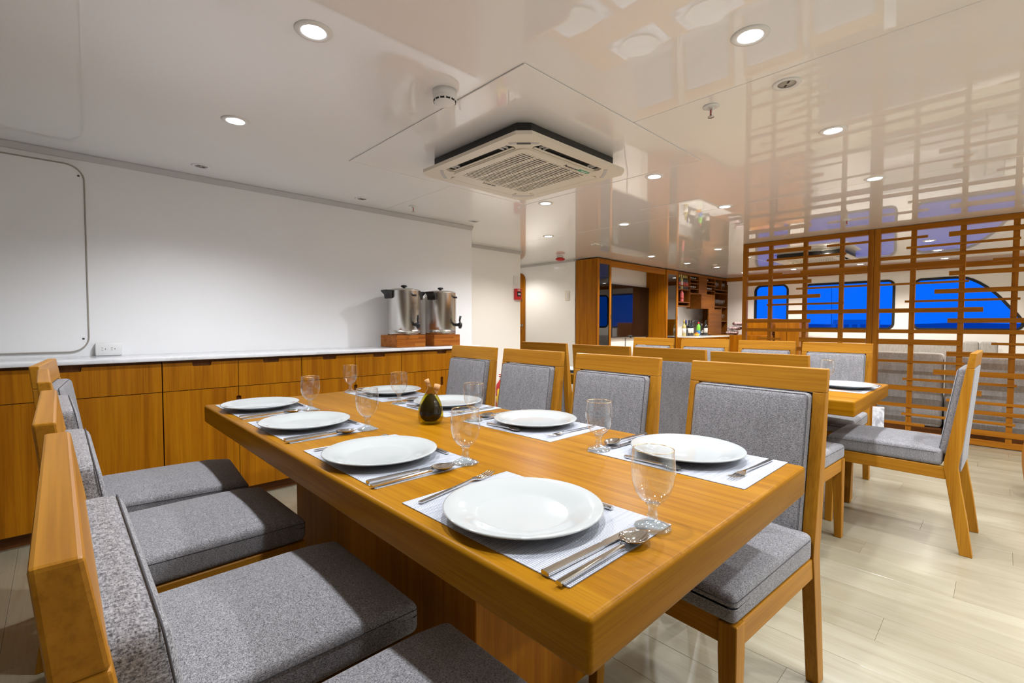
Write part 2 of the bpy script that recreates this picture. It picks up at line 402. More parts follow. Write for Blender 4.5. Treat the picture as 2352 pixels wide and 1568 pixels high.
# ------------------------------------------------------------------ downlights and other ceiling fittings
def make_downlight(col=LAMP_COL, w=LAMP_W):
    t = thing('downlight', '', 'downlight')
    MB().lathe([(.040, -.004), (.046, -.006), (.058, -.005), (.062, -.001), (.062, 0), (.040, 0)], 36).build('trim_ring', M['plastic'], t)
    MB().lathe([(0, -.003), (.040, -.003), (.041, -.001), (0, -.0005)], 32).build('lens', M['lens'], t)
    l = bpy.data.lights.new('downlight_lamp', 'SPOT'); l.energy = w; l.color = col; l.spot_size = math.radians(146); l.spot_blend = .60; l.shadow_soft_size = .035
    lo = bpy.data.objects.new('lamp', l); C.objects.link(lo); lo.parent = t; lo.location = (0, 0, -.042)
    return t
DL = Kind(make_downlight()); DLW = Kind(make_downlight(WARM_COL, LAMP_W))
grid = {-2.40: [1.74, 2.88, 4.03, 6.3, 8.45], -1.39: [1.74, 2.88, 4.03, 6.3, 7.4, 8.45], -.38: [1.74, 2.88, 4.03, 6.3, 7.4], .63: [.65, 1.74, 2.88, 4.02, 7.43, 8.45, 9.56],  # the two rows nearest the right wall are unseen, added as fill light
        1.65: [.65, 2.91, 4.07, 7.4, 9.5], 2.63: [.65, 2.91, 4.07, 6.29, 7.35, 9.53], 3.58: [4.01, 6.26, 7.38, 8.24, 9.47]}
rowname = {-2.40: 'added unseen by the right wall', -1.39: 'added unseen over the right aisle', -.38: 'right of the tables', .63: 'above the near table ends', 1.65: 'in line with the ceiling cassette',
           2.63: 'above the far table ends', 3.58: 'closest to the bar'}
for y, xs in grid.items():
    for k, x in enumerate(xs):
        yy = y if not (y > 3 and x > 8) else 3.46
        (DL if x < 4.5 and y < 3.2 else DLW).put((x, yy, CEIL), 0, 'lit ceiling downlight, %s from camera in the row %s' % (ORD[k], rowname[y]), 'lit ceiling downlights')
Kind(make_downlight(WARM_COL, LAMP_W*.55)).put((5.15, 5.45, CEIL), 0, 'lit round ceiling downlight inside the passage before the wooden door', 'lit ceiling downlights')
def make_off():
    t = thing('unlit_ceiling_light', '', 'ceiling light')
    MB().lathe([(.034, -.003), (.040, -.006), (.050, -.005), (.054, -.001), (.054, 0), (.034, 0)], 32).build('trim_ring', M['plastic'], t)
    MB().lathe([(0, -.002), (.034, -.002), (.034, -.0005), (0, -.0005)], 28).build('lens', M['lampoff'], t)
    MB().box(-.026, -.008, -.004, .004, -.0035, -.002).build('clip', M['black'], t); MB().box(.008, .026, -.004, .004, -.0035, -.002).build('clip', M['black'], t)
    return t
OFF = Kind(make_off())
for p, l in (((2.19, .645), 'unlit round ceiling light between two lit downlights at upper right'), ((.675, 3.53), 'unlit round ceiling light by the sideboard wall, nearest the hatch panel'),
             ((1.76, 3.55), 'unlit round ceiling light by the sideboard wall, in the middle'), ((2.92, 3.565), 'unlit round ceiling light by the sideboard wall, above the urns'), ((4.85, 3.55), 'unlit round ceiling light before the red alarm sounder')):
    OFF.put((*p, CEIL), .6, l, 'unlit ceiling lights')
def make_sprinkler():
    t = thing('sprinkler_head', '', 'sprinkler')
    MB().lathe([(0, 0), (.036, 0), (.036, -.003), (.022, -.008), (.020, -.006), (.012, -.006), (.012, -.014), (0, -.014)], 24).build('escutcheon', M['plastic'], t)
    MB().tube([(0, 0, -.014), (0, 0, -.042)], .0035, 8).build('glass_bulb', M['red'], t)
    MB().tube([(.010, 0, -.012), (.013, 0, -.028), (.004, 0, -.046)], .0022, 6).tube([(-.010, 0, -.012), (-.013, 0, -.028), (-.004, 0, -.046)], .0022, 6).build('yoke', M['chrome'], t)
    MB().lathe([(0, -.046), (.014, -.046), (.014, -.049), (0, -.050)], 16).build('deflector', M['chrome'], t)
    return t
SPK = Kind(make_sprinkler())
for p, l in (((2.17, .95), 'fire sprinkler head with red bulb, right of the ceiling cassette'), ((2.18, 3.47), 'fire sprinkler head near the ceiling edge above the sideboard'),
             ((5.4, 1.05), 'fire sprinkler head just in front of the slatted screen'), ((7.9, 3.35), 'fire sprinkler head before the bar shelves')):
    SPK.put((*p, CEIL), .7, l, 'fire sprinkler heads')
sd = thing('smoke_detector', 'round white smoke detector on the ceiling beside the cassette unit', 'smoke detector', (1.215, 1.68, CEIL))
MB().lathe([(0, 0), (.052, 0), (.052, -.022), (.050, -.024), (0, -.024)], 36).build('base', M['plastic'], sd)
MB().lathe([(.049, -.024), (.050, -.036), (.044, -.050), (.030, -.058), (0, -.060)], 36).build('cover', M['white'], sd)
for k in range(12):
    a = k*PI/6+.2
    MB().box(.0415, .0475, -.0085, .0085, -.0475, -.0405).xf(Matrix.Rotation(a, 4, 'Z')).build('vent_slot', M['dark'], sd)
al = thing('fire_alarm_sounder', 'red fire alarm sounder on the ceiling in front of the passage', 'alarm', (5.30, 4.50, CEIL))
MB().lathe([(0, 0), (.045, 0), (.045, -.022), (.04, -.026), (0, -.026)], 28).build('base', M['white'], al)
MB().lathe([(.04, -.026), (.066, -.034), (.070, -.048), (.055, -.062), (.03, -.072), (0, -.074)], 32).build('dome', M['red'], al)

# ceiling cassette air conditioner
def make_cassette():
    t = thing('ceiling_cassette', '', 'air conditioner')
    H = .450
    def octo(h, c): return [(h-c, h), (-h+c, h), (-h, h-c), (-h, -h+c), (-h+c, -h), (h-c, -h), (h, -h+c), (h, h-c)]
    MB().prism([octo(.40, .05)], 'Z', -.064, -.003).build('housing', M['black'], t)
    slots = []
    for k in range(4):
        q = [(-.26, .318), (.26, .318), (.275, .345), (.26, .385), (-.26, .385), (-.275, .345)]
        a = k*PI/2; slots.append([(p[0]*math.cos(a)-p[1]*math.sin(a), p[0]*math.sin(a)+p[1]*math.cos(a)) for p in q])
    body = MB(); body.prism([octo(H, .055)]+slots+[rrect(-.262, .262, -.262, .262, .01, 2)], 'Z', -0.0840, -0.0660)
    body.build('panel', M['acplastic'], t)
    MB().prism([rrect(-.31, .31, -.31, .31, .05, 5), rrect(-.262, .262, -.262, .262, .01, 2)], 'Z', -0.0900, -0.0840).build('intake_frame', M['acplastic'], t)
    for k in range(4):
        R = Matrix.Rotation(k*PI/2, 4, 'Z')
        MB().box(-.27, .27, .316, .388, -0.0680, -0.0665).xf(R).build('slot_duct', M['dark'], t)
        if k in (1, 2):
            vn = MB().box(-.255, .255, .322, .336, -0.0820, -0.0760, .002, 1).xf(R).build('vane', M['acplastic'], t)
        else:
            vn = MB().box(-.262, .262, .320, .384, -0.0845, -0.0780, .003, 1).xf(R).build('vane', M['acplastic'], t)
        for sx in (-.22, -.19, .19, .22):
            MB().box(sx-.002, sx+.002, .335, .38, -0.0780, -0.0680).xf(R).build('fin', M['plastic'], vn)
        cq = [(.372*math.cos(q), .372*math.sin(q)) for q in [math.radians(45-9+18*i/8) for i in range(9)]]
        co = [(.388*math.cos(q), .388*math.sin(q)) for q in [math.radians(45+9-18*i/8) for i in range(9)]]
        sc = 1.34
        MB().prism([[(p[0]*sc*.955, p[1]*sc*.955) for p in cq]+[(p[0]*sc*.955, p[1]*sc*.955) for p in co]], 'Z', -0.0855, -0.0830).xf(R).build('corner_recess', M['trimgrey'], t)
        if k == 2:
            MB().box(-.035, .035, -.008, .008, -0.0875, -0.0845).xf(Matrix.Rotation(-PI/4, 4, 'Z') @ Matrix.Translation((0, 0, 0))).xf(Matrix.Translation((-.343, -.343, 0))).build('receiver', M['black'], t)
    MB().box(-.262, .262, -.262, .262, -0.0700, -0.0670).build('filter', M['dark'], t)
    g = MB()
    for i in range(24):
        y = -.262+.524*(i+.5)/24; g.box(-.262, .262, y-.0046, y+.0046, -0.0890, -0.0860)
    for x in (-.157, -.052, .052, .157): g.box(x-.008, x+.008, -.262, .262, -0.0895, -0.0855)
    stuff(g.build('grille', M['acplastic'], t))
    # markings
    for s, sz, x, y, mt in (('Panasonic', .030, .10, -.286, M['ink']), ('INVERTER', .024, -.02, .287, M['ink'])):
        o = place('lettering', text_mesh(s, sz, mt, 'lettering'), t, (x, y, -0.0907)); o.rotation_euler = (PI, 0, 0)
    st = MB().box(.16, .255, -.305, -.278, -0.0912, -0.0900).build('sticker', M['green'], t)
    st.location.x = 0
    MB().box(.185, .245, -.2955, -.2875, -0.0917, -0.0912).build('sticker_print', M['white'], st)
    return t
AC = Kind(make_cassette())
AC.put((2.045, 2.03, CEIL-.004), 0, 'cream ceiling cassette air conditioner over the front table', 'ceiling cassettes')
AC.put((7.80, 1.87, CEIL-.004), 0, 'cream ceiling cassette air conditioner seen through the slatted screen', 'ceiling cassettes')

# ------------------------------------------------------------------ left wall fittings
hp = thing('wall_hatch_panel', 'white rounded cover panel screwed to the left wall', 'panel', (0, YW, 0))
out = rrect(-1.25, .132, .954, 2.044, .085, 8)
MB().prism([out], 'Y', -.008, -.0005).build('cover', M['wall_matt'], hp)
MB().tube([(p[0], -.009, p[1]) for p in out], .0042, 6, True).build('bead', M['bead'], hp)
for p in ((.108, 1.985), (.108, 1.03), (-1.22, 1.985), (-1.22, 1.03)):
    MB().lathe([(0, .003), (.005, .002), (.006, 0)], 12, (0, 0, 0), 'Y').xf(Matrix.Translation((p[0], -.008, p[1])) @ Matrix.Scale(-1, 4, (0, 1, 0))).build('screw', M['ink'], hp)

# sideboard: cabinets, worktop
YF = 3.345; ZC = .905
def notched(x0, x1, z0, z1, side, c, w, d):
    """panel outline (x,z) with a finger notch"""
    if side == 'top': return [(x0, z0), (x1, z0), (x1, z1), (c+w/2, z1), (c+w/2-.004, z1-d), (c-w/2+.004, z1-d), (c-w/2, z1), (x0, z1)]
    if side == 'right': return [(x0, z0), (x1, z0), (x1, c-w/2), (x1-d, c-w/2+.004), (x1-d, c+w/2-.004), (x1, c+w/2), (x1, z1), (x0, z1)]
    return [(x0, z0), (x1, z0), (x1, z1), (x0, z1), (x0, c+w/2), (x0+d, c+w/2-.004), (x0+d, c-w/2+.004), (x0, c-w/2)]
def sideboard(x0, x1, drawers, label):
    t = thing('sideboard_cabinet', label, 'cabinet', ((x0+x1)/2, YF, 0), 0, 'sideboard cabinets')
    h = (x1-x0)/2
    MB().box(-h+.001, h-.001, .019, YW-YF-.004, .07, ZC-.001).build('body', wood('dark', 'Z'), t)
    MB().box(-h, h, .05, .07, 0, .069).build('kickboard', wood('dark', 'X'), t)
    g = .0018; n = drawers; wd = 2*h/n
    for k in range(n):
        a = -h+wd*k
        MB().prism([notched(a+g, a+wd-g, .7275, .889, 'top', a+wd/2, .10, .022)], 'Y', 0, .018).build('drawer', wood('cabinet', 'Z'), t)
    MB().prism([notched(-h+g, -g, .072, .7235, 'right', .63, .075, .012)], 'Y', 0, .018).build('door', wood('cabinet', 'Z'), t)
    MB().prism([notched(g, h-g, .072, .7235, 'left', .63, .075, .012)], 'Y', 0, .018).build('door', wood('cabinet', 'Z'), t)
    return t
sideboard(-1.197, -.357, 1, 'wooden sideboard cabinet at the far left edge under the hatch panel')
sideboard(-.355, .425, 1, 'wooden sideboard cabinet with one wide drawer behind the left chair backs')
sideboard(.427, 1.205, 2, 'wooden sideboard cabinet with two drawers behind the left chair seats')
sideboard(1.207, 1.985, 2, 'wooden sideboard cabinet with two drawers behind the far goblets')
sideboard(1.987, 2.77, 1, 'wooden sideboard cabinet under the two urns')
wt = tag(MB().box(-1.2, 2.79, YF-.022, YW-.001, ZC, ZC+.022, .003, 2).build('worktop', M['marble']), 'long white marble worktop on the wooden sideboard', 'worktop')
ZT = ZC+.022
# outlet
ot = thing('power_outlet', 'white double power outlet box on the worktop by the hatch panel', 'outlet', (.219, YW-.052, ZT))
MB().box(-.0615, .0615, 0, .050, 0.0005, .076, .004, 2).build('box', M['plastic'], ot)
for cx in (-.022, .022):
    for q in ((cx-.012, cx-.005, .046, .0485), (cx-.012, cx-.005, .033, .0355)): MB().box(q[0], q[1], -.0012, .001, q[2], q[3]).build('slot', M['ink'], ot)
    MB().lathe([(0, .0012), (.0026, .0012), (.0026, -.001)], 10, (0, 0, 0), 'Y').xf(Matrix.Translation((cx+.006, 0, .0407)) @ Matrix.Scale(-1, 4, (0, 1, 0))).build('slot', M['ink'], ot)
# wooden stands made of glued blocks, with an urn on each
def stand(x0, x1, label):
    t = thing('wooden_stand', label, 'stand', ((x0+x1)/2, 3.575, ZT)); h = (x1-x0)/2
    MB().box(-h, h, -.135, .135, .001, .101, .003, 1).build('core', wood('acacia', 'X'), t)
    for r in range(3):
        cuts = [-h, -h+(.22, .11, .27)[r]*(x1-x0)/.36, h]
        for a, b in zip(cuts, cuts[1:]):
            MB().box(a+.0006, b-.0006, -.1375, -.1352, .002+r*.0328, .0335+r*.0328).build('block', wood('acacia', 'X'), t)
stand(2.0, 2.275, 'reddish block-wood stand under the left urn'); stand(2.365, 2.645, 'reddish block-wood stand under the right urn')
def make_urn():
    t = thing('hot_water_urn', '', 'urn'); r = .138
    MB().lathe([(0, 0), (r-.004, 0), (r, .006), (r, .038), (r-.002, .040), (r-.002, .043), (r, .045), (r, .372), (r+.003, .376), (r, .380), (r-.004, .380)], 56).build('body', M['steel'], t)
    MB().lathe([(r-.004, .378), (r-.01, .384), (.10, .392), (.03, .396), (0, .396)], 48).build('lid', M['steel'], t)
    MB().lathe([(0, .396), (.012, .396), (.010, .404), (.026, .410), (.026, .420), (.018, .425), (0, .426)], 24).build('knob', M['black'], t)
    for s in (-1, 1):
        sh = [(s*(r+.001), .305), (s*(r+.030), .305), (s*(r+.034), .338), (s*(r+.062), .362), (s*(r+.064), .376), (s*(r-.03), .376), (s*(r-.03), .370), (s*(r+.001), .366)]
        MB().prism([sh], 'Y', -.040, .040, .003).build('handle', M['black'], t)
    fr = -r
    MB().tube([(0, fr-.018, .085), (0, fr-.018, .335)], .008, 12).build('sight_glass', M['glass'], t)
    MB().box(-.012, .012, fr-.028, fr+.003, .325, .340, .002, 1).build('bracket', M['black'], t)
    tp = MB().tube([(0, fr+.004, .085), (0, fr-.055, .085)], .014, 12).lathe([(0, .052), (.010, .052), (.019, .075), (.020, .098), (.012, .106), (0, .106)], 16, (0, fr-.060, 0)).build('tap', M['black'], t)
    MB().tube([(0, fr-.060, .104), (0, fr-.056, .125), (0, fr-.066, .165)], [.006, .008, .011], 10).build('lever', M['black'], tp)
    return t
URN = Kind(make_urn())
URN.put((2.152, 3.578, ZT+.102), .06, 'brushed steel hot water urn standing on the left wooden block', 'hot water urns')
u2_ = URN.put((2.532, 3.578, ZT+.102), R(26), 'brushed steel hot water urn standing on the right wooden block', 'hot water urns')
cdm = MB().tube([(2.60, 3.75, ZT+.01), (2.67, 3.765, ZT+.012), (2.73, 3.77, ZT+.03), (2.775, 3.77, ZT+.07), (2.765, 3.775, ZT+.092), (2.745, 3.77, ZT+.075), (2.75, 3.765, ZT+.045), (2.72, 3.76, ZT+.015), (2.68, 3.75, ZT+.006)], .0045, 8)
cdm.xf((Matrix.Translation((2.532, 3.578, ZT+.102)) @ Matrix.Rotation(R(26), 4, 'Z')).inverted()).build('power_cord', M['black'], u2_)

# ------------------------------------------------------------------ chairs
def make_chair():
    t = thing('dining_chair', '', 'chair')
    wz = wood('chair', 'Z'); wx = wood('chair', 'X'); wy = wood('chair', 'Y'); hw = .222; tp = .036
    def ry(z): return .056*(1-(z-.42)/.565) *1.0+.011*(z-.42)/.565 if z > .42 else .056*z/.42           # rear outline
    def fy(z): return .116-(z-.43)*(.116-.034)/.555 if z > .43 else .046+(.116-.046)*(z/.43)
    zs = [0, .18, .33, .38, .42, .46, .52, .70, .912]
    poly = [(ry(z)+(.004 if .3 < z < .5 else 0), z) for z in zs]+[(fy(z), z) for z in reversed(zs)]
    for s in (-1, 1):
        a, b = sorted((s*hw, s*(hw-tp)))
        MB().prism([poly], 'X', a, b, .0025).build('rear_leg', wz, t)
    tr = [(ry(.912), .912), (fy(.912), .912), (fy(.985), .985), (ry(.985)-.001, .985)]
    MB().prism([tr], 'X', -hw, hw, .003).build('top_rail', wx, t)
    def lean(x, y, z): return Vector((x, y+fy(z), z))
    xw = hw-tp-.001
    bc = MB().rbox(-xw, xw, -.020, .034, .474, .9085, .016, 3, 6, lean).build('back_cushion', M['fabric'], t)
    def loop(y, in_, z0, z1, r=.012):
        return [(p[0], fy(p[1])+y, p[1]) for p in rrect(-xw+in_, xw-in_, z0, z1, r, 3)]
    MB().tube(loop(.0285, .0012, .495, .9065), .0010, 5, True).build('piping', M['piping'], bc)
    def lean2(x, y, z): return Vector((x, y+ry(z), z))
    MB().rbox(-xw, xw, -.0025, .012, .40, .9085, .005, 2, 5, lean2).build('back_panel', M['fabric'], t)
    def crown(x, y, z):
        if z > .47:
            u = (x/.22); v = (y-.365)/.25
            z += .016*max(0, 1-u*u)*max(0, 1-v*v)
            if y > .50: z -= (y-.50)**2*.9
        return Vector((x, y, z))
    sc = MB().rbox(-hw+.002, hw-.002, .1195, .615, .4205, .502, .018, 4, 7, crown).build('seat_cushion', M['fabric'], t)
    z = .487
    MB().tube([(p[0], p[1], z-(max(0, p[1]-.50)**2*.9)) for p in [q for q in rrect(-hw+.0015, hw-.0015, .1265, .6155, .02, 4)]], .0010, 5, True).build('piping', M['piping'], sc)
    for s in (-1, 1):
        a, b = sorted((s*(hw-.004), s*(hw-.028)))
        MB().box(a, b, .105, .572, .358, .4195, .002, 1).build('side_rail', wy, t)
        xa, xb = s*hw, s*(hw-.045)
        pts = []
        for zz, k in ((0, .033), (.20, .039), (.34, .045), (.4195, .045)):
            pts.append((k, zz))
        lg = MB(); vs = []; fs = []
        for k, zz in pts:
            vs += [(xa, .610-k, zz), (xa-s*k, .610-k, zz), (xa-s*k, .610, zz), (xa, .610, zz)]
        for i in range(len(pts)-1):
            for j in range(4): fs.append((i*4+j, i*4+(j+1) % 4, i*4+4+(j+1) % 4, i*4+4+j))
        fs += [(0, 1, 2, 3), tuple(range(len(vs)-4, len(vs)))]
        lg.add(vs, fs)
        bm = bmesh.new(); bv = [bm.verts.new(v) for v in lg.v]; [bm.faces.new([bv[i] for i in f]) for f in lg.f]
        bmesh.ops.recalc_face_normals(bm, faces=bm.faces[:]); bmesh.ops.bevel(bm, geom=bm.edges[:], offset=.002, segments=1, affect='EDGES')
        MB().bm(bm).build('front_leg', wz, t)
    MB().box(-hw+.046, hw-.046, .575, .598, .358, .4195, .002, 1).build('front_rail', wx, t)
    MB().box(-hw+tp+.001, hw-tp-.001, .075, .098, .372, .4195, .002, 1).build('rear_rail', wx, t)
    return t
CH = Kind(make_chair())
for i, (x, y, a) in enumerate(((-.026, .588, 0), (-.039, 1.118, 0), (-.053, 1.755, 1), (-.061, 2.33, -5))):
    CH.put((x, y, 0), -PI/2+R(a), 'grey wooden chair left of the front table, %s' % ('nearest the camera', 'second from the camera', 'third from the camera', 'closest to the sideboard')[i], 'chairs left of the front table')
for i, (x, y, a) in enumerate(((1.735, .585, -4), (1.785, 1.172, -3), (1.82, 1.713, -3), (1.86, 2.246, -3))):
    CH.put((x, y, 0), PI/2+R(a), 'grey wooden chair right of the front table, %s' % ('nearest and largest', 'second from the right', 'third from the right', 'farthest by the sideboard')[i], 'chairs right of the front table')
for i, (x, y, a) in enumerate(((2.37, .81, -3), (2.478, 1.318, -2), (2.50, 1.80, 0), (2.585, 2.37, 0))):
    CH.put((x, y, 0), -PI/2+R(a), 'wooden chair seen from behind at the rear table, %s' % ('nearest the end chair', 'second from the right', 'third from the right', 'farthest by the passage')[i], 'chairs on the near side of the rear table')
for i, (x, y, a) in enumerate(((4.24, .865, 0), (4.345, 1.385, 0), (4.37, 1.925, 2), (4.39, 2.46, 1))):
    CH.put((x, y, 0), PI/2+R(a), 'wooden chair on the far side of the rear table, %s' % ('nearest the slatted screen', 'second from the right', 'third from the right', 'farthest by the television')[i], 'chairs on the far side of the rear table')
CH.put((3.355, .066, 0), R(-1.5), 'grey upholstered wooden chair in side view at the end of the rear table', 'end chair')

# ------------------------------------------------------------------ tables
def table(x0, x1, y0, y1, bx0, bx1, by0, by1, label):
    cx, cy = (x0+x1)/2, (y0+y1)/2
    t = thing('dining_table', label, 'table', (cx, cy, 0))
    tt = MB().box(x0-cx, x1-cx, y0-cy, y1-cy, .672, .75, .009, 4).build('tabletop', wood('table', 'Y', .34, .0), t)
    tt.data.materials.append(wood('table', 'X', .34, .0))
    for p in tt.data.polygons:
        if abs(p.normal.y) > .72: p.material_index = 1
    wz = wood('cabinet', 'Z')
    MB().box(bx0-cx, bx1-cx, by0-cy, by1-cy, .05, .671, .003, 1).build('pedestal', wz, t)
    MB().box(bx0-cx+.03, bx1-cx-.03, by0-cy+.03, by1-cy-.03, .001, .05).build('plinth', wood('dark', 'Y'), t)
table(.471, 1.404, .348, 2.512, .70, 1.15, .852, 2.02, 'large amber wooden dining table in the foreground, set for eight')
table(2.764, 3.734, .485, 2.66, 3.22, 3.50, .99, 2.16, 'amber wooden dining table behind, set beside the slatted screen')

# ------------------------------------------------------------------ place settings
def mk(name, cat, parts):
    t = thing(name, '', cat)
    for n, mb, mt in parts: mb.build(n, mt, t)
    return Kind(t)
MATK = Kind(tag(MB().prism([rrect(-.22, .22, -.15, .15, .002, 1)], 'Z', 0, .0016).build('placemat', M['mat']), '', 'placemat'))
PLK = Kind(tag(MB().lathe([(0, .003), (.080, .003), (.083, 0), (.088, 0), (.092, .004), (.120, .012), (.150, .0205), (.1535, .0225), (.1535, .0245), (.150, .0255), (.125, .0185), (.100, .012), (.092, .0085), (.085, .0075), (0, .0075)], 72).build('dinner_plate', M['porcelain']), '', 'plate'))
gt = thing('water_goblet', '', 'goblet')
MB().lathe([(0, .0445), (.012, .0455), (.0235, .053), (.0325, .067), (.0375, .083), (.0395, .1), (.0392, .116), (.0375, .1305), (.0365, .143)], 40).build('bowl', M['glass'], gt)
MB().lathe([(0, 0), (.033, 0), (.0335, .002), (.031, .0045), (.020, .009), (.011, .014), (.0085, .019), (.0105, .0225), (.0085, .026), (.0078, .032), (.0085, .038), (.013, .0435), (0, .0438)], 40).build('stem', M['sglass'], gt)
MB().lathe([(.0363, .1431), (.0367, .1436), (.0361, .1442), (.0353, .1436), (.0353, .1431)], 40).build('rim', M['gold'], gt)
gt['category'] = 'goblet'; GOB = Kind(gt)
def spoon_mb(L, bl, bw):
    """lies along +y from the handle end at y=0"""
    hs = [(0, .0052), (.03, .0052), (L*.45, .0038), (L-bl-.012, .0024), (L-bl, .0032)]
    vs = []; fs = []
    for k, (y, w) in enumerate(hs):
        z = .0055+.004*(y/L)
        vs += [(-w, y, z-.0038), (w, y, z-.0038), (w*1.05, y, z), (w*.7, y, z+.0022), (-w*.7, y, z+.0022), (-w*1.05, y, z)]
    for k in range(len(hs)-1):
        for j in range(6): fs.append((k*6+j, k*6+(j+1) % 6, k*6+6+(j+1) % 6, k*6+6+j))
    fs += [tuple(reversed(range(6))), tuple(range(len(vs)-6, len(vs)))]
    h = MB().add(vs, fs, False)
    n, mm = 14, 10; bv = []; bf = []
    for side in (0, 1):
        for i in range(n+1):
            u = i/n
            for j in range(mm+1):
                q = -1+2*j/mm
                w = bw/2*math.sin(PI*min(1, max(0, u*.94+.05)))**.62
                y = L-bl+bl*u; d = math.sin(PI*u)*(1-q*q)*bl*.16
                rise = .0075-.004*u
                bv.append((q*w, y, rise-d+(0 if side == 0 else -.0012)+.0035))
    o = (n+1)*(mm+1)
    for i in range(n):
        for j in range(mm):
            a = i*(mm+1)+j
            bf.append((a, a+1, a+mm+2, a+mm+1)); bf.append((o+a, o+a+mm+1, o+a+mm+2, o+a+1))
    for i in range(n):
        a = i*(mm+1); bf.append((a, a+mm+1, o+a+mm+1, o+a)); a += mm; bf.append((a, o+a, o+a+mm+1, a+mm+1))
    zm = min(v[2] for v in bv); bv = [(v[0], v[1], v[2]-zm+.0002) for v in bv]
    return h, MB().add(bv, bf, True)
h, bo = spoon_mb(.228, .068, .045); SPO = mk('table_spoon', 'spoon', (('handle', h, M['chrome']), ('bowl', bo, M['chrome'])))
h, bo = spoon_mb(.165, .050, .033); DSP = mk('dessert_spoon', 'spoon', (('handle', h, M['chrome']), ('bowl', bo, M['chrome'])))
kh = MB(); vs = []; fs = []
for y, w, z in ((0, .0068, .0075), (.002, .0075, .0082), (.06, .007, .0078), (.135, .0062, .0072)):
    vs += [(-w, y, .001), (w, y, .001), (w, y, z*.75), (w*.55, y, z), (-w*.55, y, z), (-w, y, z*.75)]
for k in range(3):
    for j in range(6): fs.append((k*6+j, k*6+(j+1) % 6, k*6+6+(j+1) % 6, k*6+6+j))
fs += [tuple(reversed(range(6))), tuple(range(18, 24))]
kh.add(vs, fs)
KNI = mk('table_knife', 'knife', (('handle', kh, M['chrome']), ('blade', MB().prism([[(-.006, .135), (.006, .135), (.006, .21), (.004, .228), (-.001, .236), (-.007, .225), (-.0085, .20), (-.0085, .150)]], 'Z', .0025, .0042), M['chrome'])))
fh = MB(); vs = []; fs = []
hs = [(0, .0052, .005), (.03, .0052, .005), (.10, .0036, .006), (.140, .0026, .008), (.150, .0055, .0075), (.158, .0105, .006), (.168, .0122, .0045)]
hs = [(y*1.15, w, z) for y, w, z in hs]
for y, w, z in hs: vs += [(-w, y, z-.0028), (w, y, z-.0028), (w, y, z), (-w, y, z)]
for k in range(len(hs)-1):
    for j in range(4): fs.append((k*4+j, k*4+(j+1) % 4, k*4+4+(j+1) % 4, k*4+4+j))
fs += [(3, 2, 1, 0), tuple(range(len(vs)-4, len(vs)))]
fh.add(vs, fs)
tn = MB()
for xx in (-.0102, -.0034, .0034, .0102): tn.tube([(xx, .191, .0032), (xx, .212, .0028), (xx*.95, .234, .0065), (xx*.93, .243, .0085)], [.0019, .0018, .0015, .0008], 6)
FOR = mk('table_fork', 'fork', (('handle', fh, M['chrome']), ('tines', tn, M['chrome'])))
def setting(cx, cy, rz, desc, grp, full=True, jit=0, mat=True, bits='pgsfkd', fork=2):
    z = .7503
    def at(x, y, zz): 
        c, s = math.cos(rz), math.sin(rz); return (cx+x*c-y*s, cy+x*s+y*c, zz)
    random.seed(int(cx*1000)*7+int(cy*1000))
    j = lambda a: random.uniform(-a, a)
    MATK.put(at(0, 0, z), rz+R(j(1)), 'woven placemat under the plate %s' % desc, grp)
    z += .0018
    if 'p' in bits: PLK.put(at(j(.004), -.018+j(.003), z), 0, 'white dinner plate %s' % desc, grp)
    if 'g' in bits: GOB.put(at(.198+j(.005), .1165+j(.001), z), 0, 'water goblet by the plate %s' % desc, grp)
    if 's' in bits: SPO.put(at(.209, -.157, z), rz+R(-1.5+j(1.5)), 'steel spoon by the plate %s' % desc, grp)
    if 'k' in bits: KNI.put(at(.176, -.150, z), rz+R(-2+j(1)), 'steel knife by the plate %s' % desc, grp)
    if 'f' in bits: FOR.put(at(-.185, -.130, z), rz+R(fork), 'steel fork by the plate %s' % desc, grp)
    if 'd' in bits: DSP.put(at(.105, .128+j(.003), z), rz+R(90+j(4)), 'small dessert spoon above the plate %s' % desc, grp)
for i, (y, d) in enumerate(((.632, 'nearest the camera on the left side'), (1.182, 'second from the camera on the left side'), (1.735, 'third from the camera on the left side'), (2.245, 'farthest on the left side of the front table'))):
    setting(.655, y, -PI/2, d, 'left settings on the front table', fork=(11, 4, 2, 3)[i])
for i, (y, d) in enumerate(((.61, 'nearest on the right side of the front table'), (1.195, 'second on the right side of the front table'), (1.74, 'third on the right side of the front table'), (2.245, 'farthest on the right side of the front table'))):
    setting(1.252, y, PI/2, d, 'right settings on the front table', fork=(-3, -2, 2, 0)[i])
setting(3.33, .652, 0, 'at the near end of the rear table', 'rear table settings')
for i, y in enumerate((1.30, 1.82, 2.33)):
    setting(2.945, y, -PI/2, 'on the rear table near side, %s from the end chair' % ORD[i], 'rear table settings', bits='pg' if i else 'pgsk')
for i, y in enumerate((1.06, 1.60, 2.18)):
    setting(3.552, y, PI/2, 'on the rear table far side, %s from the end chair' % ORD[i], 'rear table settings', bits='pg' if i else 'pgsk')
